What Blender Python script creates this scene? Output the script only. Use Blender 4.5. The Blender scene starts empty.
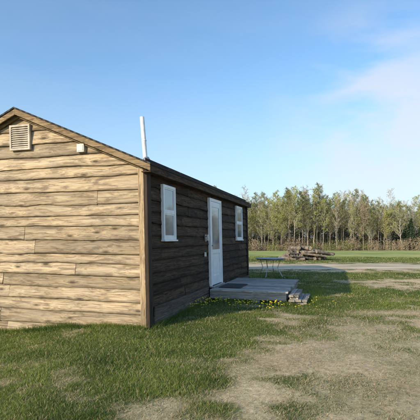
import bpy, math, random
import numpy as np
from mathutils import Vector, Matrix
random.seed(7); rng=np.random.default_rng(11)
scene=bpy.context.scene
scene.view_settings.view_transform='Standard'
scene.view_settings.look='None'
scene.view_settings.exposure=0
COL=scene.collection

# ------------------------------------------------------------ helpers
def link(o,parent=None):
    COL.objects.link(o)
    if parent: o.parent=parent
    return o
def empty(name,loc=(0,0,0),rotz=0):
    e=bpy.data.objects.new(name,None); e.location=loc; e.rotation_euler=(0,0,rotz); e.empty_display_size=.3
    return link(e)
def hash2(ix,iy,seed):
    n=(ix.astype(np.int64)*374761393+iy.astype(np.int64)*668265263+seed*974634777)&0x7fffffff
    n=((n^(n>>13))*1274126177)&0x7fffffff
    n=(n^(n>>16))&0x7fffffff
    return (n%100003)/100003.0
def vnoise(x,y,seed=0):
    x=np.asarray(x,float);y=np.asarray(y,float)
    ix=np.floor(x);iy=np.floor(y);fx=x-ix;fy=y-iy
    fx=fx*fx*(3-2*fx);fy=fy*fy*(3-2*fy)
    a=hash2(ix,iy,seed);b=hash2(ix+1,iy,seed);c=hash2(ix,iy+1,seed);d=hash2(ix+1,iy+1,seed)
    return (a*(1-fx)+b*fx)*(1-fy)+(c*(1-fx)+d*fx)*fy
def fbm(x,y,seed=0,o=4):
    t=0;a=.5;n=0
    x=np.asarray(x,float);y=np.asarray(y,float)
    for i in range(o):
        t=t+a*vnoise(x*2**i,y*2**i,seed+i*17);n+=a;a*=.55
    return t/n
def ss(a,b,x):
    t=np.clip((x-a)/(b-a),0,1);return t*t*(3-2*t)

class MB:
    def __init__(s): s.v=[];s.f=[];s.m=[];s.r=[];s.e={}
    def add(s,vs,fs,mi=0,r=0.0,e=None):
        b=len(s.v); s.v+= [tuple(p) for p in vs]; s.r+=[r]*len(vs)
        if e:
            for i,q in enumerate(e): s.e[b+i]=q
        for f in fs: s.f.append(tuple(b+i for i in f)); s.m.append(mi)
    def box(s,a,b,mi=0,r=None,jit=0):
        r=random.random() if r is None else r
        x0,y0,z0=a;x1,y1,z1=b
        vs=[(x,y,z) for z in(z0,z1) for y in(y0,y1) for x in(x0,x1)]
        if jit: vs=[(p[0]+random.uniform(-jit,jit),p[1]+random.uniform(-jit,jit),p[2]+random.uniform(-jit,jit)) for p in vs]
        s.add(vs,[(0,2,3,1),(4,5,7,6),(0,1,5,4),(2,6,7,3),(0,4,6,2),(1,3,7,5)],mi,r)
    def tube(s,pts,rad,n=6,mi=0,r=0,cap=True):
        pts=[Vector(p) for p in pts]; vs=[];fs=[]
        for i,p in enumerate(pts):
            d=(pts[min(i+1,len(pts)-1)]-pts[max(i-1,0)]).normalized()
            u=d.cross(Vector((0,0,1)) if abs(d.z)<.95 else Vector((1,0,0))).normalized();w=d.cross(u)
            for k in range(n):
                a=2*math.pi*k/n; vs.append(p+(u*math.cos(a)+w*math.sin(a))*rad[i])
        for i in range(len(pts)-1):
            for k in range(n):
                fs.append((i*n+k,i*n+(k+1)%n,(i+1)*n+(k+1)%n,(i+1)*n+k))
        if cap:
            fs.append(tuple(range(n))[::-1]); fs.append(tuple((len(pts)-1)*n+k for k in range(n)))
        s.add(vs,fs,mi,r)
    def obj(s,name,mats,parent=None,shear=0,smooth=False,bevel=0):
        me=bpy.data.meshes.new(name)
        v=[(x-shear*z,y,z) for x,y,z in s.v] if shear else s.v
        me.from_pydata(v,[],s.f)
        for m in mats: me.materials.append(m)
        me.polygons.foreach_set('material_index',s.m)
        at=me.attributes.new('rnd','FLOAT','POINT'); at.data.foreach_set('value',s.r)
        if s.e:
            at=me.attributes.new('edge','FLOAT','POINT'); at.data.foreach_set('value',[s.e.get(i,0.0) for i in range(len(s.v))])
        if smooth: me.polygons.foreach_set('use_smooth',[True]*len(s.f))
        me.update()
        o=bpy.data.objects.new(name,me); link(o,parent)
        if bevel:
            b=o.modifiers.new('b','BEVEL');b.width=bevel;b.segments=2;b.limit_method='ANGLE'
        return o

def nt(name):
    m=bpy.data.materials.new(name);m.use_nodes=True
    t=m.node_tree; b=t.nodes['Principled BSDF']
    return m,t,b
def N(t,ty,**k):
    n=t.nodes.new(ty)
    for a,v in k.items():
        if a in n.inputs.keys(): n.inputs[a].default_value=v
        else: setattr(n,a,v)
    return n
def math_(t,op,a,b=None,c=None,clamp=False):
    n=t.nodes.new('ShaderNodeMath');n.operation=op;n.use_clamp=clamp
    for i,x in enumerate((a,b,c)):
        if x is None: continue
        if isinstance(x,(int,float)): n.inputs[i].default_value=x
        else: t.links.new(x,n.inputs[i])
    return n.outputs[0]
def ramp(t,src,stops):
    n=t.nodes.new('ShaderNodeValToRGB');e=n.color_ramp.elements
    while len(e)<len(stops): e.new(.5)
    for i,(p,c) in enumerate(stops):
        e[i].position=p;e[i].color=(c[0],c[1],c[2],1) if not isinstance(c,(int,float)) else (c,c,c,1)
    t.links.new(src,n.inputs[0]);return n.outputs[0]
def mix(t,f,a,b,bt='MIX'):
    n=t.nodes.new('ShaderNodeMix');n.data_type='RGBA';n.blend_type=bt
    for i,x in ((0,f),(6,a),(7,b)):
        if isinstance(x,(int,float)): n.inputs[i].default_value=x
        elif isinstance(x,tuple): n.inputs[i].default_value=(x[0],x[1],x[2],1)
        else: t.links.new(x,n.inputs[i])
    return n.outputs[2]
def bump(t,b,h,s=.4,d=.01):
    n=N(t,'ShaderNodeBump',Strength=s,Distance=d);t.links.new(h,n.inputs['Height']);t.links.new(n.outputs[0],b.inputs['Normal'])

def wood(name,axis,c_light,c_mid,c_dark,knot=1.0,stain=.6,rough=.85,sat_rnd=.35,stainc=(.06,.045,.035),grey=0.0,greyc=(.36,.31,.25)):
    m,t,b=nt(name)
    tc=N(t,'ShaderNodeTexCoord');at=N(t,'ShaderNodeAttribute',attribute_name='rnd')
    R=at.outputs['Fac']
    sep=N(t,'ShaderNodeSeparateXYZ');t.links.new(tc.outputs['Object'],sep.inputs[0])
    comps=[sep.outputs[0],sep.outputs[1],sep.outputs[2]]
    L=math_(t,'ADD',comps[axis],math_(t,'MULTIPLY',R,37.0))
    oth=[comps[i] for i in range(3) if i!=axis]
    A=math_(t,'ADD',oth[0],math_(t,'MULTIPLY',R,11.0));B=oth[1]
    cx=N(t,'ShaderNodeCombineXYZ');t.links.new(math_(t,'MULTIPLY',L,2.1),cx.inputs[0]);
    if axis==2:
        t.links.new(math_(t,'MULTIPLY',math_(t,'ADD',A,B),7),cx.inputs[1])
    else:
        t.links.new(math_(t,'MULTIPLY',B,6.5),cx.inputs[1]);t.links.new(math_(t,'MULTIPLY',R,9.3),cx.inputs[2])
    vo=N(t,'ShaderNodeTexVoronoi',Scale=1.0,Randomness=1.0);t.links.new(cx.outputs[0],vo.inputs['Vector'])
    kd=vo.outputs['Distance']
    swirl=ramp(t,kd,[(0,1.0),(.45,0.0)])
    g=N(t,'ShaderNodeCombineXYZ')
    t.links.new(math_(t,'MULTIPLY',L,1.7),g.inputs[0])
    bend=math_(t,'MULTIPLY',swirl,2.2)
    t.links.new(math_(t,'ADD',math_(t,'MULTIPLY',A,60),bend),g.inputs[1])
    t.links.new(math_(t,'ADD',math_(t,'MULTIPLY',B,60),bend),g.inputs[2])
    n1=N(t,'ShaderNodeTexNoise',Scale=1.0,Detail=5.0,Roughness=.75,Distortion=.4);t.links.new(g.outputs[0],n1.inputs['Vector'])
    g2=N(t,'ShaderNodeCombineXYZ');t.links.new(math_(t,'MULTIPLY',L,2.2),g2.inputs[0]);t.links.new(math_(t,'MULTIPLY',A,7),g2.inputs[1]);t.links.new(math_(t,'MULTIPLY',B,13),g2.inputs[2])
    n2=N(t,'ShaderNodeTexNoise',Scale=1.0,Detail=7.0,Roughness=.72,Distortion=.8);t.links.new(g2.outputs[0],n2.inputs['Vector'])
    g3=N(t,'ShaderNodeCombineXYZ');t.links.new(math_(t,'MULTIPLY',L,.9),g3.inputs[0]);t.links.new(math_(t,'MULTIPLY',B,3.5),g3.inputs[1]);t.links.new(math_(t,'MULTIPLY',R,5),g3.inputs[2])
    n3=N(t,'ShaderNodeTexNoise',Scale=1.0,Detail=6.0,Roughness=.65);t.links.new(g3.outputs[0],n3.inputs['Vector'])
    col=ramp(t,n1.outputs['Fac'],[(.34,c_dark),(.47,c_mid),(.58,c_light)])
    if grey:
        col=mix(t,math_(t,'MULTIPLY',ramp(t,n3.outputs['Fac'],[(.42,0.0),(.60,1.0)]),grey),col,mix(t,.5,col,greyc))
    st=ramp(t,n2.outputs['Fac'],[(.48,0.0),(.61,1.0)])
    col=mix(t,math_(t,'MULTIPLY',st,stain),col,stainc)
    val=math_(t,'ADD',math_(t,'MULTIPLY',math_(t,'FRACT',math_(t,'MULTIPLY',R,7.77)),sat_rnd*1.6),1-sat_rnd)
    vc=N(t,'ShaderNodeCombineXYZ')
    for i in range(3): t.links.new(val,vc.inputs[i])
    col=mix(t,1.0,col,vc.outputs[0],'MULTIPLY')
    kring=ramp(t,kd,[(0.0,1.0),(.08,1.0),(.13,.55),(.24,0.0)])
    col=mix(t,math_(t,'MULTIPLY',kring,.9*knot),col,tuple(c*.16 for c in c_mid))
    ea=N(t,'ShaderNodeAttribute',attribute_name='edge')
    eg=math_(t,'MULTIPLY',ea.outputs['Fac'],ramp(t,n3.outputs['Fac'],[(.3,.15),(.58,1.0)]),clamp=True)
    col=mix(t,math_(t,'MULTIPLY',eg,.9),col,tuple(c*.2 for c in c_mid))  # board edges darkened: lap shade painted into the colour, along with weather stain
    t.links.new(col,b.inputs['Base Color']);b.inputs['Roughness'].default_value=rough
    b.inputs['Specular IOR Level'].default_value=.2
    hgt=math_(t,'ADD',n1.outputs['Fac'],math_(t,'MULTIPLY',n2.outputs['Fac'],1.2))
    bump(t,b,hgt,.8,.008)
    return m
def plain(name,c,rough=.5,metal=0,noise=.12,sc=6,bmp=0):
    m,t,b=nt(name)
    tc=N(t,'ShaderNodeTexCoord');n=N(t,'ShaderNodeTexNoise',Scale=sc,Detail=4.0);t.links.new(tc.outputs['Object'],n.inputs['Vector'])
    lo=tuple(x*(1-noise*2) for x in c);hi=tuple(min(1,x*(1+noise)) for x in c)
    t.links.new(ramp(t,n.outputs['Fac'],[(.3,lo),(.65,hi)]),b.inputs['Base Color'])
    b.inputs['Roughness'].default_value=rough;b.inputs['Metallic'].default_value=metal
    if bmp: bump(t,b,n.outputs['Fac'],.6,bmp)
    return m

# ------------------------------------------------------------ materials
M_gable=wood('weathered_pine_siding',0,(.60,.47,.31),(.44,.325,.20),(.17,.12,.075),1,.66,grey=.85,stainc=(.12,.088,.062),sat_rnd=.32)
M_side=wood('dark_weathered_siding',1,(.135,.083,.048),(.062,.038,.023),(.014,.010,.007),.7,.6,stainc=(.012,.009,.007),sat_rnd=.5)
M_trimv=wood('corner_trim_wood',2,(.50,.38,.24),(.36,.255,.15),(.16,.11,.065),.5,.5)
M_rake=wood('rake_board_wood',0,(.40,.29,.17),(.26,.18,.10),(.10,.065,.04),.5,.6)
M_darkv=wood('dark_trim_wood',2,(.07,.05,.035),(.045,.03,.022),(.02,.015,.01),.3,.4)
M_deck=wood('grey_deck_wood',0,(.50,.475,.44),(.36,.34,.31),(.15,.14,.125),.6,.5,stainc=(.17,.15,.135))
M_decky=wood('grey_deck_rim_wood',1,(.46,.43,.38),(.33,.30,.26),(.13,.115,.10),.6,.5,stainc=(.15,.13,.11))
M_skirt=wood('grey_skirt_wood',1,(.21,.17,.13),(.13,.10,.08),(.05,.04,.033),.4,.5)
M_white=plain('white_vinyl',(.78,.78,.78),.45,noise=.05)
M_door=plain('white_door_paint',(.76,.77,.78),.4,noise=.05)
M_vent=plain('aged_vent_paint',(.46,.40,.32),.7,noise=.2)
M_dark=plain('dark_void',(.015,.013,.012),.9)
M_pipe=plain('pale_stovepipe_metal',(.72,.73,.75),.5,0,noise=.1)
M_steel=plain('galvanised_metal',(.4,.4,.4),.4,.8)
M_box=plain('white_box_plastic',(.66,.62,.55),.6,noise=.15,sc=20)
M_conc=plain('concrete_block',(.30,.29,.27),.95,noise=.2,sc=25,bmp=.004)
M_mat=plain('rubber_mat',(.06,.06,.062),.95,noise=.2,sc=60,bmp=.003)
M_table=plain('grey_table_top',(.32,.31,.30),.6,noise=.15)
def mk_shingle():
    m,t,b=nt('asphalt_shingle')
    tc=N(t,'ShaderNodeTexCoord');br=N(t,'ShaderNodeTexBrick',Scale=4.0)
    br.inputs['Color1'].default_value=(.05,.047,.045,1);br.inputs['Color2'].default_value=(.075,.07,.066,1);br.inputs['Mortar'].default_value=(.02,.02,.02,1)
    sp=N(t,'ShaderNodeSeparateXYZ');cb=N(t,'ShaderNodeCombineXYZ');t.links.new(tc.outputs['Object'],sp.inputs[0])
    t.links.new(sp.outputs[1],cb.inputs[0]);t.links.new(sp.outputs[0],cb.inputs[1]);t.links.new(cb.outputs[0],br.inputs['Vector'])
    t.links.new(br.outputs['Color'],b.inputs['Base Color']);b.inputs['Roughness'].default_value=.95
    n=N(t,'ShaderNodeTexNoise',Scale=150.0);t.links.new(tc.outputs['Object'],n.inputs['Vector']);bump(t,b,n.outputs['Fac'],.5,.004)
    return m
M_shingle=mk_shingle()
def mk_glass():
    m,t,b=nt('window_glass')
    b.inputs['Roughness'].default_value=.04
    b.inputs['Specular IOR Level'].default_value=.9
    tc=N(t,'ShaderNodeTexCoord');n=N(t,'ShaderNodeTexNoise',Scale=1.5,Detail=1.0);t.links.new(tc.outputs['Object'],n.inputs['Vector']);bump(t,b,n.outputs['Fac'],.15,.01)
    t.links.new(ramp(t,n.outputs['Fac'],[(.3,(.12,.14,.16)),(.7,(.34,.37,.40))]),b.inputs['Base Color'])
    return m
M_glass=mk_glass()

# ------------------------------------------------------------ terrain
def gz(x,y):
    x=np.asarray(x,float);y=np.asarray(y,float)
    near=1-ss(14,17.5,y)
    z=-.24*(1-ss(-4.2,-1.3,x))*near
    z=z+.06*(fbm(x*.6,y*.6,5,3)-.5)*near*ss(1,3,y)
    far=ss(28,60,y)
    z=z-1.9*np.clip((y-30)/85,0,1)+.5*(fbm(x*.02,y*.02,9,2)-.5)*far
    return z
def dry(x,y):
    g=-.75+.40*(y-3.3)
    r1=ss(-.55,1.0,x-g)*(1-ss(7.4,8.8,y-.06*x))
    r3=ss(4.0,5.5,x)*ss(11.0,12.5,y)*(1-ss(14.5,16,y))
    r4=(ss(17.4,18.6,y)*(1-ss(25.0,27.4,y)))
    base=.19+.44*r1+.40*r3+.34*r4
    n=.40*fbm(x*.9,y*.9,21,4)+.60*fbm(x*2.7,y*2.7,33,5)
    d=ss(.38,.80,base+1.6*(n-.5)+.08)
    track=np.exp(-((y-8.2-.05*x)/.35)**2)*ss(2.0,3.4,x)
    bare=np.exp(-((x-1.9-.33*(y-5))/.75)**2)*ss(2.5,3.5,y)*(1-ss(6.8,8.2,y))   # worn vehicle track
    return np.clip(np.maximum(np.maximum(d,track*.8*(.5+n)),bare*1.0*(.4+n)),0,1)
def cabin_local(x,y):
    c,s=.9582,.2860
    dx=x+1.03;dy=y-7.0
    return dx*c-dy*s, dx*s+dy*c
xs=np.unique(np.concatenate([np.arange(-9,16,.12),np.arange(-40,60,1.0),np.linspace(-1500,1500,61)]))
ys=np.unique(np.concatenate([np.arange(-2,20,.12),np.arange(20,32,.5),np.arange(32,150,2.0),np.linspace(-300,-2,10),np.linspace(150,3000,30)]))
X,Y=np.meshgrid(xs,ys);Z=gz(X,Y)
nx,ny=len(xs),len(ys)
V=np.stack([X.ravel(),Y.ravel(),Z.ravel()],1)
i=np.arange(nx-1)[None,:]+nx*np.arange(ny-1)[:,None];i=i.ravel()
F=np.stack([i,i+1,i+nx+1,i+nx],1)
def fastmesh(name,V,F,cols=None,smooth=True):
    me=bpy.data.meshes.new(name);k=F.shape[1]
    me.vertices.add(len(V));me.vertices.foreach_set('co',V.astype(np.float32).ravel())
    me.loops.add(F.size);me.loops.foreach_set('vertex_index',F.astype(np.int32).ravel())
    me.polygons.add(len(F));me.polygons.foreach_set('loop_start',np.arange(0,F.size,k,dtype=np.int32))
    try: me.polygons.foreach_set('loop_total',np.full(len(F),k,dtype=np.int32))
    except Exception: pass
    if cols is not None:
        a=me.color_attributes.new('tint','FLOAT_COLOR','POINT')
        c=np.ones((len(V),4),np.float32);c[:,:3]=cols;a.data.foreach_set('color',c.ravel())
    if smooth: me.polygons.foreach_set('use_smooth',np.ones(len(F),bool))
    me.update(calc_edges=True);me.validate();return me
def ground_col(x,y):
    d=dry(x,y)[:,None]
    n=fbm(x*1.2,y*1.2,3,4)[:,None]; n2=fbm(x*.06,y*.15,8,3)[:,None]
    green=np.array([.10,.125,.035])*(1-n)+np.array([.18,.19,.06])*n
    dc=np.array([.46,.355,.225])*(1-n)+np.array([.76,.61,.42])*n
    c=green*(1-d)+dc*d
    f=ss(27,40,y+4*(n[:,0]-.5))[:,None]
    farc=np.array([.26,.32,.10])*(1-n2)+np.array([.46,.48,.19])*n2
    c=c*(1-f)+farc*f
    w=ss(105,111,y)[:,None]
    return c*(1-w)+np.array([.14,.11,.07])*w
me=fastmesh('ground',V,F,ground_col(X.ravel(),Y.ravel()))
m,t,b=nt('ground_soil_grass')
a=N(t,'ShaderNodeAttribute',attribute_name='tint');tc=N(t,'ShaderNodeTexCoord')
n=N(t,'ShaderNodeTexNoise',Scale=18.0,Detail=7.0,Roughness=.75);t.links.new(tc.outputs['Object'],n.inputs['Vector'])
n3=N(t,'ShaderNodeTexNoise',Scale=.35,Detail=6.0,Roughness=.7);t.links.new(tc.outputs['Object'],n3.inputs['Vector'])
mpf=N(t,'ShaderNodeMapping');mpf.inputs['Scale'].default_value=(.12,.05,1);t.links.new(tc.outputs['Object'],mpf.inputs['Vector'])
n4=N(t,'ShaderNodeTexNoise',Scale=1.0,Detail=7.0,Roughness=.7);t.links.new(mpf.outputs[0],n4.inputs['Vector'])
c=mix(t,1.0,a.outputs['Color'],ramp(t,n.outputs['Fac'],[(.3,.5),(.7,1.4)]),'MULTIPLY')
c=mix(t,1.0,c,ramp(t,n3.outputs['Fac'],[(.3,.75),(.7,1.2)]),'MULTIPLY')
c=mix(t,1.0,c,ramp(t,n4.outputs['Fac'],[(.38,(.68,.78,.7)),(.62,(1.3,1.15,1.15))]),'MULTIPLY')
t.links.new(c,b.inputs['Base Color']);b.inputs['Roughness'].default_value=1;b.inputs['Specular IOR Level'].default_value=.05
bump(t,b,n.outputs['Fac'],.7,.03)
me.materials.append(m);link(bpy.data.objects.new('ground',me))

# gravel road
rx=np.concatenate([np.linspace(-400,-30,40),np.arange(-29,60,.25),np.linspace(61,400,40)])
def rc(x): return 22.4-.012*x
e0=rc(rx)-2.3+1.9*(fbm(rx*.6,rx*0,40,5)-.5); e1=rc(rx)+2.0+3.0*(fbm(rx*.5,rx*0+9,41,5)-.5)
rows=np.linspace(0,1,9);VV=[]
for k in rows:
    yy=e0*(1-k)+e1*k
    VV.append(np.stack([rx,yy,rx*0+.010+.05*math.sin(math.pi*k)],1))
VV=np.concatenate(VV);n_=len(rx);i=(np.arange(n_-1)[None,:]+n_*np.arange(8)[:,None]).ravel()
me=fastmesh('gravel_road',VV,np.stack([i,i+1,i+n_+1,i+n_],1))
m,t,b=nt('gravel');tc=N(t,'ShaderNodeTexCoord')
n=N(t,'ShaderNodeTexNoise',Scale=30.0,Detail=7.0,Roughness=.7);t.links.new(tc.outputs['Object'],n.inputs['Vector'])
mp=N(t,'ShaderNodeMapping');mp.inputs['Scale'].default_value=(.2,1.6,1);t.links.new(tc.outputs['Object'],mp.inputs['Vector'])
n2=N(t,'ShaderNodeTexNoise',Scale=1.0,Detail=6.0,Roughness=.7);t.links.new(mp.outputs[0],n2.inputs['Vector'])
c=mix(t,.7,ramp(t,n.outputs['Fac'],[(.3,(.40,.325,.23)),(.7,(.70,.58,.44))]),ramp(t,n2.outputs['Fac'],[(.40,(.24,.21,.12)),(.48,(.54,.44,.31)),(.60,(.74,.62,.47))]))
t.links.new(c,b.inputs['Base Color']);b.inputs['Roughness'].default_value=1;b.inputs['Specular IOR Level'].default_value=.0;bump(t,b,n.outputs['Fac'],.6,.015)
me.materials.append(m);link(bpy.data.objects.new('gravel_road',me))

# ------------------------------------------------------------ grass blades
def blades(n,r0,r1,amax):
    r=np.exp(rng.uniform(math.log(r0),math.log(r1),n));a=rng.uniform(-amax,amax,n)
    return r*np.sin(a),r*np.cos(a)-.3
gx,gy=blades(760000,2.6,38,math.radians(40))
def strip(n,l0,l1,w):
    k=rng.uniform(0,1,n);c,s=.9582,.2860
    lx=l0[0]+(l1[0]-l0[0])*k+rng.normal(0,w,n);ly=l0[1]+(l1[1]-l0[1])*k+rng.normal(0,w,n)
    return -1.03+lx*c+ly*s, 7.0-lx*s+ly*c
tx=[];ty=[]
for (n,l0,l1,w) in [(8000,(-4.9,-.1),(0,-.1),.05),(4000,(.09,0),(.09,3.3),.05),(3500,(.2,3.15),(2.1,3.15),.12),(2500,(2.5,3.2),(2.5,6.4),.12),(2500,(.1,6.4),(.1,8.2),.07)]:
    q=strip(n,l0,l1,w);tx.append(q[0]);ty.append(q[1])
for _ in range(150):
    a_=rng.uniform(-.65,.65);r_=math.exp(rng.uniform(math.log(3.2),math.log(14)));cx0=r_*math.sin(a_);cy0=r_*math.cos(a_);k_=int(rng.uniform(15,60));s_=rng.uniform(.02,.06)
    tx.append(rng.normal(cx0,s_,k_));ty.append(rng.normal(cy0,s_,k_))
ntuft=sum(len(q) for q in tx)
gx=np.concatenate([gx]+tx);gy=np.concatenate([gy]+ty);istuft=np.zeros(len(gx),bool);istuft[-ntuft:]=True
lx,ly=cabin_local(gx,gy)
d=dry(gx,gy)
keep=~((lx<.02)&(lx>-4.95)&(ly>-.02)&(ly<8.25))
keep&=~((np.abs(gy-rc(gx))<2.0))
keep&=~((np.abs(gy-rc(gx))<3.2)&(rng.uniform(0,1,len(gx))<.55))
keep&=~((lx>0)&(lx<1.95)&(ly>3.25)&(ly<6.4)&(rng.uniform(0,1,len(gx))<.8))
keep&=(rng.uniform(0,1,len(gx))>d*.72)
gx,gy,d,istuft=gx[keep],gy[keep],d[keep],istuft[keep];n=len(gx)
r=np.hypot(gx,gy)
clump=fbm(gx*1.6,gy*1.6,50,4)
h=(.010+.044*clump)*rng.uniform(.4,1.4,n)*(1-.5*d)*(1+.010*r)
h=np.where(istuft,h*rng.uniform(1.2,3.0,n),h)
w=(.0012+.00045*r)*rng.uniform(.7,1.4,n)
th=rng.uniform(0,2*math.pi,n);lean=rng.uniform(.1,1.3,n)*(1+1.3*d)*h;ph=rng.uniform(0,2*math.pi,n)
z=gz(gx,gy)-.004
bx=np.cos(th)*w;by=np.sin(th)*w
P0=np.stack([gx-bx,gy-by,z],1);P1=np.stack([gx+bx,gy+by,z],1)
P2=np.stack([gx+np.cos(ph)*lean,gy+np.sin(ph)*lean,z+h],1)
V=np.stack([P0,P1,P2],1).reshape(-1,3);F=np.arange(3*n).reshape(-1,3)
u=rng.uniform(0,1,(n,1));cl=fbm(gx*.7,gy*.7,60,4)[:,None];cl2=fbm(gx*2.2,gy*2.2,61,3)[:,None]
cA=np.array([.065,.118,.024]);cB=np.array([.24,.295,.064]);cC=np.array([.42,.335,.165]);cD=np.array([.70,.56,.37])
mixg=np.clip(.45*u+1.8*(cl-.42)+1.0*(cl2-.45),0,1)
col=cA*(1-mixg)+cB*mixg
isdry=(rng.uniform(0,1,n)<np.clip(.13+.85*d,0,.94))[:,None]&~istuft[:,None]
dc=cC*(1-u)+cD*u
col=np.where(isdry,dc,col)
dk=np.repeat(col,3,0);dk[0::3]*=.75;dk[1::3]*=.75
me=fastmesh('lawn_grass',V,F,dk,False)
m,t,b=nt('grass_blade');a=N(t,'ShaderNodeAttribute',attribute_name='tint')
t.links.new(a.outputs['Color'],b.inputs['Base Color']);b.inputs['Roughness'].default_value=.6;b.inputs['Specular IOR Level'].default_value=.2
tr=N(t,'ShaderNodeBsdfTranslucent');t.links.new(a.outputs['Color'],tr.inputs[0]);mx=N(t,'ShaderNodeMixShader');mx.inputs[0].default_value=.35
t.links.new(b.outputs[0],mx.inputs[1]);t.links.new(tr.outputs[0],mx.inputs[2]);t.links.new(mx.outputs[0],t.nodes['Material Output'].inputs[0])
me.materials.append(m);link(bpy.data.objects.new('lawn_grass',me))

# dandelions
mb=MB()
M_yel=plain('dandelion_yellow',(.85,.64,.03),.7,noise=.1);M_stem=plain('flower_stem',(.09,.15,.04),.7)
def flower(x,y):
    z=float(gz(x,y));hh=random.uniform(.05,.16);px=x+random.uniform(-.02,.02);py=y+random.uniform(-.02,.02)
    mb.tube([(x,y,z),(px,py,z+hh)],[.003,.003],3,1)
    rr=random.uniform(.012,.024)
    vs=[(px,py,z+hh+rr*.5)];k=9
    for j in range(k*2):
        aa=math.pi*j/k;q=rr*(1 if j%2 else .75);vs.append((px+q*math.cos(aa),py+q*math.sin(aa),z+hh+random.uniform(-.002,.003)))
    vs.append((px,py,z+hh-rr*.5));L=len(vs)-1
    fs=[(0,1+j,1+(j+1)%(2*k)) for j in range(2*k)]+[(L,1+(j+1)%(2*k),1+j) for j in range(2*k)]
    mb.add(vs,fs,0)
for (cx_,cy_,sp,nn) in [(.3,2.7,.28,50),(1.0,2.6,.3,55),(1.65,2.65,.2,32),(.15,2.1,.2,28),(2.5,3.4,.3,8),(2.1,2.6,.25,10)]:
    for _ in range(nn):
        a_=max(.1,random.gauss(cx_,sp));b_=random.gauss(cy_,.2);c,s=.9582,.2860
        flower(-1.03+a_*c+b_*s,7-a_*s+b_*c)
mb.obj('dandelion_flowers',[M_yel,M_stem])

# ------------------------------------------------------------ cabin
ROT=-math.atan2(.2860,.9582)
cab=empty('wooden_cabin',(-1.03,7.0,0),ROT)
SH=.022
W=4.94;L=8.2;Z0=2.80;SL=.43;HR=W/2
def zr(s): return Z0+SL*(s if s<=HR else W-s)
def siding(name,mapf,length,zb,ztop,mat,topf=None,hmin=.2,hmax=.27,wob=.012,seed=1,ds=.04,jmin=2.0,jmax=4.5,thick=.038):
    mb=MB();z=zb;rs=random.Random(seed);ci=0
    while z<ztop:
        hh=rs.uniform(hmin,hmax);z1=z+hh;ci+=1
        cuts=[0];p=rs.uniform(jmin*.4,jmax)
        while p<length-.5: cuts.append(p);p+=rs.uniform(jmin,jmax)
        cuts.append(length)
        for a_,b_ in zip(cuts[:-1],cuts[1:]):
            r=rs.random();n=max(2,int((b_-a_)/ds));us=np.linspace(a_+(.004 if a_>0 else 0),b_-(.004 if b_<length else 0),n+1)
            amp=wob*rs.choice([.5,.9,1.1,2.0]);tilt=rs.uniform(-.010,.010)
            wb=amp*2*(fbm(us*1.5,us*0+ci*3.3,seed+70,5)-.5)*1.8+tilt*(us-a_)/max(.5,b_-a_)
            wb=wb+.006*(vnoise(us*14,us*0+ci,seed+71)-.5)
            bul=.010*(fbm(us*1.1,us*0+ci*5.1,seed+90,3)-.5)
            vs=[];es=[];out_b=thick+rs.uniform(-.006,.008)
            for k,u_ in enumerate(us):
                zz=[z+wb[k],z+wb[k],z+.006+wb[k],z+.04+wb[k]*.8,z+hh*.55,z1+.03]
                oo=[.002,out_b-.003+bul[k],out_b+bul[k],out_b*.93+bul[k],out_b*.6+bul[k],.006]
                if topf is not None:
                    tz=topf(u_);zz=[min(q,tz) for q in zz]
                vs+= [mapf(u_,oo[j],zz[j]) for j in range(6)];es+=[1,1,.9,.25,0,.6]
            if topf is not None and max(topf(us[0]),topf(us[-1]),topf((us[0]+us[-1])/2),topf(min(max(HR,us[0]),us[-1])))<=z: continue
            fs=[]
            for k in range(len(us)-1):
                if topf is not None and topf(us[k])<z-.02 and topf(us[k+1])<z-.02: continue
                for j in range(5): q=k*6+j;fs.append((q,q+6,q+7,q+1))
            fs+= [(0,1,2,3,4,5),tuple((len(us)-1)*6+j for j in(5,4,3,2,1,0))]
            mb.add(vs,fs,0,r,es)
        z=z1
    return mb.obj(name,[mat],cab,SH)
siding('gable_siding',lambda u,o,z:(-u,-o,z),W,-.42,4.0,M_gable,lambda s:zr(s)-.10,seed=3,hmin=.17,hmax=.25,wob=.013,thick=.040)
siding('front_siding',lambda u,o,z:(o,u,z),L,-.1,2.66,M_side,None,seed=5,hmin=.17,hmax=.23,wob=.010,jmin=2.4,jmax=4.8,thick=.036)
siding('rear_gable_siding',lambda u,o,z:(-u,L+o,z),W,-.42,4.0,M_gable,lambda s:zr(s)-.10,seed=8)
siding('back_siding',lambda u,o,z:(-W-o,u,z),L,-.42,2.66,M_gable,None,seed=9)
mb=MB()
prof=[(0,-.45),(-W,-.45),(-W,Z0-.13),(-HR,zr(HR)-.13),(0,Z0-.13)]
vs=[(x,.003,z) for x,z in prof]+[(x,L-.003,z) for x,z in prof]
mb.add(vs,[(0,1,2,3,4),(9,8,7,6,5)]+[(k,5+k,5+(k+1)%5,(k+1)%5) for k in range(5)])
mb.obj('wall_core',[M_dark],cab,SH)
mb=MB()
mb.box((-.10,-.072,-.10),(.0,-.002,Z0-.10),0);mb.box((-W-.045,-.072,-.42),(-W+.09,-.002,Z0-.10),0)
mb.box((.002,-.066,-.08),(.062,.09,Z0-.14),1);mb.box((.002,L-.1,-.08),(.062,L+.05,Z0-.14),1)
mb.obj('corner_trim',[M_trimv,M_darkv],cab,SH,bevel=.004)
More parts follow.
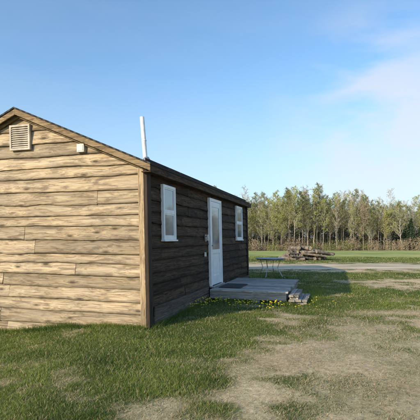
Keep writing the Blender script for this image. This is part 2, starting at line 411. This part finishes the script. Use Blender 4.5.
# roof
OH=.17;OE=.17
def slope_prism(mb,sa,sb,y0,y1,dt,db,mi,r=0):
    def zz(s): return Z0+SL*(s if s<=HR else W-s)
    xs_=[sa,sb];vs=[]
    for y in(y0,y1):
        for s_ in xs_: vs.append((-s_,y,zz(s_)-dt))
        for s_ in xs_[::-1]: vs.append((-s_,y,zz(s_)-db))
    mb.add(vs,[(0,1,2,3),(7,6,5,4),(0,4,5,1),(1,5,6,2),(2,6,7,3),(3,7,4,0)],mi,r)
mb=MB()
for (a_,b_) in ((-OE-.015,HR),(HR,W+OE+.015)):
    slope_prism(mb,a_,b_,-OH-.02,L+OH+.02,0,.028,0)
mb.obj('roof_shingles',[M_shingle],cab,SH)
mb=MB()
for (a_,b_) in ((-OE,HR),(HR,W+OE)):
    slope_prism(mb,a_,b_,-OH+.025,L+OH-.025,.031,.052,1,.3)
    slope_prism(mb,a_,b_,-OH,-OH+.024,.031,.135,0,.7 if a_<1 else .2)
    slope_prism(mb,a_,b_,L+OH-.024,L+OH,.031,.135,0,.5)
    slope_prism(mb,max(a_,.01),min(b_,W-.01),-.082,-.055,.053,.17,0,.4)
mb.obj('rake_boards',[M_rake,M_skirt],cab,SH,bevel=.003)
mb=MB()
zE=Z0-SL*OE
mb.box((OE-.022,-OH+.026,zE-.15),(OE,L+OH-.026,zE-.034),0,.2);mb.box((-W-OE,-OH+.026,zE-.15),(-W-OE+.022,L+OH-.026,zE-.034),0,.3)
mb.box((.0,-OH+.03,zE-.148),(OE-.024,L+OH-.03,zE-.13),0,.6)
mb.obj('eave_fascia',[M_side],cab,SH)
# gable vent
mb=MB();s0,s1,v0,v1=2.22,2.66,3.10,3.56
mb.box((-s1+.03,-.062,v0+.03),(-s0-.03,-.056,v1-.03),1)
for (a,b) in (((-s1,v0),(-s1+.035,v1)),((-s0-.035,v0),(-s0,v1)),((-s1+.035,v0),(-s0-.035,v0+.035)),((-s1+.035,v1-.035),(-s0-.035,v1))):
    mb.box((a[0],-.092,a[1]),(b[0],-.043,b[1]),0,.3)
for k in range(10):
    z=v0+.045+k*.038
    mb.add([(-s1+.036,-.088,z),(-s0-.036,-.088,z),(-s0-.036,-.065,z+.030),(-s1+.036,-.065,z+.030),(-s1+.036,-.084,z-.004),(-s0-.036,-.084,z-.004),(-s0-.036,-.061,z+.026),(-s1+.036,-.061,z+.026)],[(0,1,2,3),(7,6,5,4),(0,4,5,1),(2,6,7,3),(0,3,7,4),(1,5,6,2)],0)
mb.obj('gable_vent',[M_vent,M_dark],cab,SH)
mb=MB();mb.box((-1.24,-.10,2.99),(-1.10,-.035,3.13),0);mb.box((-1.22,-.106,3.01),(-1.12,-.101,3.11),0);mb.tube([(-1.17,-.06,3.13),(-1.17,-.06,3.2)],[.012,.012],8,0)
mb.obj('electrical_box',[M_box],cab,SH,bevel=.006)
# windows
def window(name,t0,t1,z0,z1):
    mb=MB();c=.05
    mb.box((.03,t0-c,z0-c),(.085,t0,z1+c),0);mb.box((.03,t1,z0-c),(.085,t1+c,z1+c),0)
    mb.box((.03,t0,z1),(.083,t1,z1+c),0);mb.box((.03,t0-c-.02,z0-c-.03),(.11,t1+c+.02,z0-c-.001),0);mb.box((.03,t0,z0-c),(.083,t1,z0),0)
    zm=(z0+z1)/2
    mb.box((.045,t0,zm-.02),(.074,t1,zm+.02),0)
    for (q0,q1,o) in ((z0,zm-.02,.066),(zm+.02,z1,.072)):
        mb.box((.045,t0,q0),(o,t0+.03,q1),0);mb.box((.045,t1-.03,q0),(o,t1,q1),0)
        mb.box((.045,t0+.03,q0),(o,t1-.03,q0+.03),0);mb.box((.045,t0+.03,q1-.025),(o,t1-.03,q1),0)
        mb.box((.044,t0+.03,q0+.03),(o-.009,t1-.03,q1-.025),1)
    mb.obj(name,[M_white,M_glass],cab,SH)
window('window',.62,1.12,1.52,2.42)
window('window_rear',6.45,7.2,1.50,2.46)
# door
mb=MB();t0,t1,z0,z1=3.52,4.46,.33,2.42
mb.box((.03,t0-.07,z0-.02),(.095,t0,z1+.07),0);mb.box((.03,t1,z0-.02),(.095,t1+.07,z1+.07),0);mb.box((.03,t0,z1),(.093,t1,z1+.07),0)
mb.box((.03,t0-.05,z0-.055),(.15,t1+.05,z0-.021),3)
mb.box((.03,t0+.004,z0),(.060,t1-.004,z1-.004),1)
for (a,b,c_,d_) in ((t0+.004,z0,t0+.13,z1-.004),(t1-.13,z0,t1-.004,z1-.004),(t0+.13,z0,t1-.13,z0+.22),(t0+.13,z1-.14,t1-.13,z1-.004),(t0+.13,z0+.78,t1-.13,z0+.88)):
    mb.box((.0605,a,b),(.080,c_,d_),1)
mb.box((.0605,t0+.13,z0+.88),(.068,t1-.13,z1-.14),2)
mb.box((.0605,t0+.2,z0+.29),(.070,t1-.2,z0+.71),1)
mb.tube([(.080,t0+.07,z0+.98),(.12,t0+.07,z0+.98)],[.016,.012],8,3);mb.tube([(.12,t0+.07,z0+.90),(.12,t0+.07,z0+1.06)],[.01,.01],8,3)
mb.obj('door',[M_white,M_door,M_glass,M_steel],cab,SH)
mb=MB();mb.box((.04,3.12,1.42),(.06,3.22,1.58),0);mb.tube([(.06,3.17,1.54),(.11,3.17,1.54)],[.014,.014],8,0);mb.tube([(.11,3.17,1.58),(.11,3.17,1.44)],[.025,.042],10,1)
mb.obj('porch_light',[M_steel,M_box],cab,SH)
mb=MB();mb.box((.04,3.07,1.06),(.07,3.16,1.16),0);mb.obj('outlet_box',[M_box],cab,SH,bevel=.005)
mb=MB()
mb.box((.05,.12,-.06),(.078,3.3,.16),0,.2,.006);mb.box((.05,.13,.17),(.074,3.28,.33),0,.55,.006)
mb.box((.05,6.4,-.06),(.078,8.08,.2),0,.8,.004)
mb.obj('skirt_boards',[M_skirt],cab)
# stovepipe
mb=MB();px,py=-1.93,4.0;zb=Z0+SL*1.93
mb.tube([(px,py,zb-.2),(px-.10,py,zb+.95),(px-.118,py,zb+1.16)],[.062,.060,.060],20,0)
mb.tube([(px-.055,py,zb+.5),(px-.058,py,zb+.53)],[.065,.065],20,0)
mb.tube([(px+.02,py,zb-.1),(px+.01,py,zb+.06)],[.15,.066],20,1)
mb.obj('stovepipe',[M_pipe,M_steel],cab,smooth=False)

# ------------------------------------------------------------ deck
deck=empty('wooden_deck',(-1.03,7.0,0),ROT)
mb=MB();D0,D1,DW,DZ=3.25,6.35,1.93,.27
t_=D0
while t_<D1-.1:
    w_=.138;e=random.uniform(-.02,.035)
    mb.box((.10,t_,DZ-.036+random.uniform(-.002,.003)),(DW+e,t_+w_,DZ+random.uniform(-.004,.004)),0,None,.004)
    t_+=w_+.011
mb.obj('deck_planks',[M_deck],deck,bevel=.003)
mb=MB()
mb.box((.10,D0+.02,DZ-.215),(DW-.02,D0+.06,DZ-.04),0,.3,.003);mb.box((.10,D1-.1,DZ-.215),(DW-.02,D1-.06,DZ-.04),0,.6)
mb.obj('deck_rim_front',[M_deck],deck)
mb=MB()
for x in (.12,.75,1.38): mb.box((x,D0+.065,DZ-.20),(x+.04,D1-.105,DZ-.041),0)
mb.box((DW-.06,D0+.062,DZ-.215),(DW-.022,D1-.102,DZ-.041),0,.4)
mb.obj('deck_joists',[M_decky],deck)
mb=MB()
for x in (.3,1.1,1.65):
    for y in (D0+.03,4.8,D1-.35):
        mb.box((x,y,-.12),(x+.2,y+.35,DZ-.218),0,None,.008)
mb.obj('deck_blocks',[M_conc],deck,bevel=.008)
mb=MB()
for j,(x0,x1,z) in enumerate(((DW+.04,DW+.46,.06),(DW+.04,DW+.27,.165))):
    nb=3 if j==0 else 2
    wd=(x1-x0)/nb
    for k in range(nb):
        mb.box((x0+k*wd+.004,D0-.02+random.uniform(-.06,.03),z-.0),(x0+(k+1)*wd-.004,D0+1.2+random.uniform(-.05,.05),z+.042),0,None,.006)
    for y in (D0+.03,D0+.55,D0+1.1):
        mb.box((x0+.02,y,-.06 if j==0 else z-.061),(x1-.02,y+.07,z-.002),0,None,.002)
mb.obj('deck_steps',[M_decky],deck,bevel=.005)
matp=empty('door_mat',(-1.03,7.0,0),ROT)
mb=MB();mb.box((.22,3.62,DZ+.008),(.78,4.5,DZ+.02),0,.1,.003)
for k in range(16): mb.box((.24,3.66+k*.052,DZ+.0205),(.76,3.685+k*.052,DZ+.026),0,.2)
mb.obj('mat_pad',[M_mat],matp)

# ------------------------------------------------------------ patio table
tb=empty('patio_table',(2.35,16.4,0),.3)
mb=MB()
def disc(mb,z0,z1,r0,r1,n=36,mi=0):
    vs=[(r0*math.cos(2*math.pi*k/n),r0*math.sin(2*math.pi*k/n),z0) for k in range(n)]+[(r1*math.cos(2*math.pi*k/n),r1*math.sin(2*math.pi*k/n),z1) for k in range(n)]
    mb.add(vs,[tuple(range(n))[::-1],tuple(range(n,2*n))]+[(k,(k+1)%n,n+(k+1)%n,n+k) for k in range(n)],mi)
disc(mb,.69,.715,.57,.57);disc(mb,.65,.688,.50,.55)
mb.obj('table_top',[M_table],tb,bevel=.006)
mb=MB()
for k in range(4):
    a=math.pi/4+k*math.pi/2
    mb.tube([(.5*math.cos(a),.5*math.sin(a),0),(.3*math.cos(a),.3*math.sin(a),.35),(.42*math.cos(a),.42*math.sin(a),.67)],[.016]*3,8)
disc(mb,.33,.345,.30,.30)
mb.obj('table_legs',[M_steel],tb)

# ------------------------------------------------------------ log pile
lp=empty('log_pile',(6.6,29.2,-.02),.12)
M_bark=plain('log_bark',(.19,.15,.12),.95,noise=.4,sc=5,bmp=.02);M_end=plain('log_end_grain',(.34,.27,.19),.9,noise=.35,sc=9)
mb=MB();rs=random.Random(4)
for row in range(4):
    cnt=[9,7,6,3][row]
    for k in range(cnt):
        r_=rs.uniform(.09,.17);x=(-1.4+row*.22)+k*.34+rs.uniform(-.07,.07);z=.13+row*.23+rs.uniform(-.02,.03);ln=rs.uniform(.9,1.7)
        a=rs.uniform(-.5,.5);oy=rs.uniform(-.2,.2)
        p=[Vector((x-math.sin(a)*ln*.5,-ln*.5+oy,z)),Vector((x,oy,z+rs.uniform(-.015,.015))),Vector((x+math.sin(a)*ln*.5,ln*.5+oy,z+rs.uniform(-.04,.04)))]
        mb.tube(p,[r_,r_*.97,r_*.92],12,0,rs.random(),cap=False)
        for q,s_ in ((p[0],-1),(p[2],1)):
            vs=[(q.x+r_*.96*math.cos(2*math.pi*j/12),q.y+.002*s_,q.z+r_*.96*math.sin(2*math.pi*j/12)) for j in range(12)]
            mb.add(vs,[tuple(range(12))],1,rs.random())
for k in range(14):
    r_=rs.uniform(.05,.12);x=rs.uniform(-1.3,1.2);y=rs.uniform(-1.0,-.2);z=.1+rs.uniform(0,.5);ln=rs.uniform(.8,1.8);a=rs.uniform(-.6,.6)
    p0=(x-math.cos(a)*ln/2,y-math.sin(a)*ln/2,z+rs.uniform(-.05,.3));p1=(x+math.cos(a)*ln/2,y+math.sin(a)*ln/2,z)
    mb.tube([p0,p1],[r_,r_*.85],10,0)
mb.obj('stacked_logs',[M_bark,M_end],lp)

# ------------------------------------------------------------ trees
def leafmat(name,c1,c2):
    m,t,b=nt(name);oi=N(t,'ShaderNodeObjectInfo');at=N(t,'ShaderNodeAttribute',attribute_name='rnd')
    f=math_(t,'ADD',math_(t,'MULTIPLY',oi.outputs['Random'],.6),math_(t,'MULTIPLY',at.outputs['Fac'],.4))
    c=ramp(t,f,[(.1,c1),(.9,c2)])
    t.links.new(c,b.inputs['Base Color']);b.inputs['Roughness'].default_value=.8;b.inputs['Specular IOR Level'].default_value=.1
    return m
M_l1=leafmat('spring_leaf',(.21,.25,.075),(.38,.37,.13))  # leaf and bark tones slightly lightened, distance haze put into the colour
M_l2=leafmat('olive_leaf',(.12,.15,.05),(.24,.24,.09))
M_bud=leafmat('budding_twig',(.23,.18,.12),(.37,.29,.19))
M_spr=leafmat('spruce_needle',(.03,.052,.028),(.055,.085,.042))
M_tr1=plain('pale_tree_bark',(.44,.39,.32),.9,noise=.3,sc=3);M_tr2=plain('brown_tree_bark',(.26,.21,.165),.9,noise=.3,sc=3)
def rv(rs): 
    v=Vector((rs.gauss(0,1),rs.gauss(0,1),rs.gauss(0,1)));return v.normalized()
def leafquad(mb,p,sz,mi,rs,r):
    u=rv(rs)*sz;w=u.cross(rv(rs)).normalized()*sz*.7
    mb.add([p-u,p+w*.8,p+u,p-w*.8],[(0,1,2,3)],mi,r)
def deciduous(seed,H,start,nb,leaves,lm,tm,spread,lsz=.11):
    rs=random.Random(seed);mb=MB()
    pts=[];x=y=0
    for k in range(8):
        pts.append(Vector((x,y,H*k/7)));x+=rs.uniform(-.15,.15);y+=rs.uniform(-.15,.15)
    r0=rs.uniform(.08,.14)
    mb.tube(pts,[r0*(1-.88*k/7) for k in range(8)],5,0,0,False)
    tips=[]
    for k in range(nb):
        f=start+(1-start)*(k+rs.random())/nb;f=min(f,.985)
        q=f*7;i0=int(q);p=pts[i0].lerp(pts[min(7,i0+1)],q-i0)
        az=rs.uniform(0,2*math.pi);el=rs.uniform(.5,1.2);ln=spread*(1.15-f)*rs.uniform(.6,1.3)+.5
        d=Vector((math.cos(az)*math.cos(el),math.sin(az)*math.cos(el),math.sin(el)))
        m1=p+d*ln*.5;e=p+d*ln+Vector((0,0,ln*.2))
        mb.tube([p,m1,e],[.035*(1.2-f)+.01,.025*(1.2-f)+.008,.006],3,0,0,False)
        for j in range(7):
            a=p.lerp(e,rs.uniform(.2,1));dd=(d+rv(rs)*.8).normalized();l2=ln*rs.uniform(.25,.5);b=a+dd*l2
            mb.tube([a,b],[.020,.009],3,0,0,False)
            tips.append((a,b))
    dens=[rs.uniform(.1,1)**1.2 for _ in tips]
    for k in range(leaves):
        i=rs.choices(range(len(tips)),dens)[0]
        a,b=tips[i];p=a.lerp(b,rs.uniform(.2,1.2))+rv(rs)*rs.uniform(0,.45)
        leafquad(mb,p,lsz*rs.uniform(.5,1.3),1,rs,rs.random())
    o=mb.obj('tree_src',[tm,lm]);me=o.data;bpy.data.objects.remove(o);return me
def spruce(seed,H):
    rs=random.Random(seed);mb=MB();mb.tube([(0,0,0),(0,0,H)],[.16,.02],6,0,0,False)
    z=.8
    while z<H-.2:
        R=(1-z/H)*2.1+.15;n=9
        for k in range(n):
            az=rs.uniform(0,2*math.pi);ln=R*rs.uniform(.7,1.15)
            for j in range(8):
                q=(j+rs.random())/8;p=Vector((math.cos(az)*ln*q,math.sin(az)*ln*q,z-.25*ln*q*q+rs.uniform(-.1,.1)))
                leafquad(mb,p,.2*(1.15-q*.5),1,rs,rs.random())
        z+=.3+.12*rs.random()
    o=mb.obj('tree_src',[M_tr2,M_spr]);me=o.data;bpy.data.objects.remove(o);return me
def brush(seed,H=3.4,mat=None):
    rs=random.Random(seed);mb=MB()
    for k in range(40):
        x=rs.uniform(-1.8,1.8);y=rs.uniform(-1,1);h=rs.uniform(.3,1)*H
        e=Vector((x+rs.uniform(-.6,.6),y+rs.uniform(-.6,.6),h));mb.tube([(x,y,0),e],[.025,.008],3,0,0,False)
        for j in range(20):
            p=Vector((x,y,0)).lerp(e,rs.uniform(.05,1))+rv(rs)*.4;leafquad(mb,p,.15*rs.uniform(.5,1.3),1,rs,rs.random())
    o=mb.obj('tree_src',[M_tr2,mat]);me=o.data;bpy.data.objects.remove(o);return me
T=[deciduous(1,14.5,.34,34,2200,M_l1,M_tr1,3.0),deciduous(2,13,.30,32,2000,M_l1,M_tr1,2.8),deciduous(3,15,.36,34,1800,M_l2,M_tr2,3.0),
   deciduous(4,13.5,.26,38,1500,M_bud,M_tr2,3.2),deciduous(5,15.5,.30,44,600,M_bud,M_tr1,3.0),deciduous(6,11.5,.22,32,2200,M_l1,M_tr2,3.2),
   deciduous(7,12.5,.25,34,2000,M_l2,M_tr1,3.2),deciduous(15,15.5,.32,46,300,M_bud,M_tr1,2.8)]
S=[spruce(8,10.5),spruce(9,8.5)];B=[brush(10,3.4,M_bud),brush(11,3.0,M_l2),brush(12,3.6,M_bud)];BT=[brush(13,6.5,M_bud),brush(14,6.0,M_l2)]
tl=empty('distant_treeline',(0,0,0))
rs=random.Random(77)
def inst(me,x,y,sc):
    o=bpy.data.objects.new('tree',me);o.location=(x,y,float(gz(x,y))-.1);o.rotation_euler=(rs.uniform(-.04,.04),rs.uniform(-.04,.04),rs.uniform(0,6.28));o.scale=(sc*rs.uniform(.85,1.15),sc*rs.uniform(.85,1.15),sc);link(o,tl)
X0,X1=-20,92
for row in range(9):
    y=112+row*4.0;x=X0+rs.uniform(0,2)
    while x<X1:
        hm=.80+.36*float(vnoise(x*.07,row*.4,5))
        sp=rs.random();prob=.06+(.5 if 52<x<62 and row<4 else 0)
        if sp<prob: inst(rs.choice(S),x,y+rs.uniform(-2,2),rs.uniform(.6,1.15))
        else: inst(rs.choices(T,[3,3,2.5,2.2,1.8,3,2.5,1.8])[0],x,y+rs.uniform(-2,2),hm*rs.uniform(.78,1.10))
        x+=rs.uniform(1.2,3.0)
for row in range(3):
    x=X0
    while x<X1:
        inst(rs.choice(B),x,110+row*5+rs.uniform(-1.5,1.5),rs.uniform(.4,1.1));x+=rs.uniform(1.3,3.2)
for row in range(3):
    x=X0
    while x<X1:
        inst(rs.choice(BT),x,124+row*8+rs.uniform(-2,2),rs.uniform(.8,1.25));x+=rs.uniform(1.3,2.4)

# ------------------------------------------------------------ light & sky
el=math.radians(22);az=math.atan2(-.72,-.69)
Sv=Vector((math.sin(az)*math.cos(el),math.cos(az)*math.cos(el),math.sin(el)))
sl=bpy.data.lights.new('sun','SUN');sl.energy=5.0;sl.angle=math.radians(.5);sl.color=(1,.84,.62)
so=bpy.data.objects.new('sun',sl);so.rotation_euler=Sv.to_track_quat('Z','Y').to_euler();so.location=(-20,-20,20);link(so)
w=bpy.data.worlds.new('World');scene.world=w;w.use_nodes=True;t=w.node_tree
bg=t.nodes['Background'];bg.inputs['Strength'].default_value=.15
sk=t.nodes.new('ShaderNodeTexSky');sk.sky_type='NISHITA';sk.sun_disc=False;sk.sun_elevation=el;sk.sun_rotation=az%(2*math.pi);sk.air_density=1.0;sk.dust_density=1.0;sk.ozone_density=1.5
skc=mix(t,1.0,sk.outputs[0],(1.22,1.52,1.66),'MULTIPLY')
tc=N(t,'ShaderNodeTexCoord');mp=N(t,'ShaderNodeMapping');mp.inputs['Rotation'].default_value=(0,math.radians(18),0);mp.inputs['Scale'].default_value=(1.3,1.3,3.0)
mp.inputs['Location'].default_value=(.35,0,.1)
t.links.new(tc.outputs['Generated'],mp.inputs['Vector'])
n=N(t,'ShaderNodeTexNoise',Scale=2.8,Detail=10.0,Roughness=.55,Distortion=.35);t.links.new(mp.outputs[0],n.inputs['Vector'])
cl=ramp(t,n.outputs['Fac'],[(.38,0.0),(.56,1.0)])
vm=N(t,'ShaderNodeVectorMath',operation='DISTANCE');t.links.new(tc.outputs['Generated'],vm.inputs[0]);vm.inputs[1].default_value=Vector((.37,.89,.24))
patch=ramp(t,vm.outputs['Value'],[(.08,1.0),(.27,.06)])
f=math_(t,'MULTIPLY',math_(t,'MULTIPLY',cl,patch),.68)
spz=N(t,'ShaderNodeSeparateXYZ');t.links.new(tc.outputs['Generated'],spz.inputs[0])
hz=math_(t,'MULTIPLY',ramp(t,spz.outputs[2],[(0.0,1.0),(.12,.70),(.36,0.0)]),.7)
skh=mix(t,hz,skc,(3.85,4.3,4.9))
t.links.new(mix(t,f,skh,(5.6,5.65,5.85)),bg.inputs['Color'])

# ------------------------------------------------------------ camera
cd=bpy.data.cameras.new('camera');cd.sensor_width=36;cd.lens=36;cd.shift_y=28/420;cd.clip_end=6000;cd.clip_start=.05
co=bpy.data.objects.new('camera',cd);co.location=(0,0,1.5);co.rotation_euler=(math.radians(90),0,0);link(co);scene.camera=co
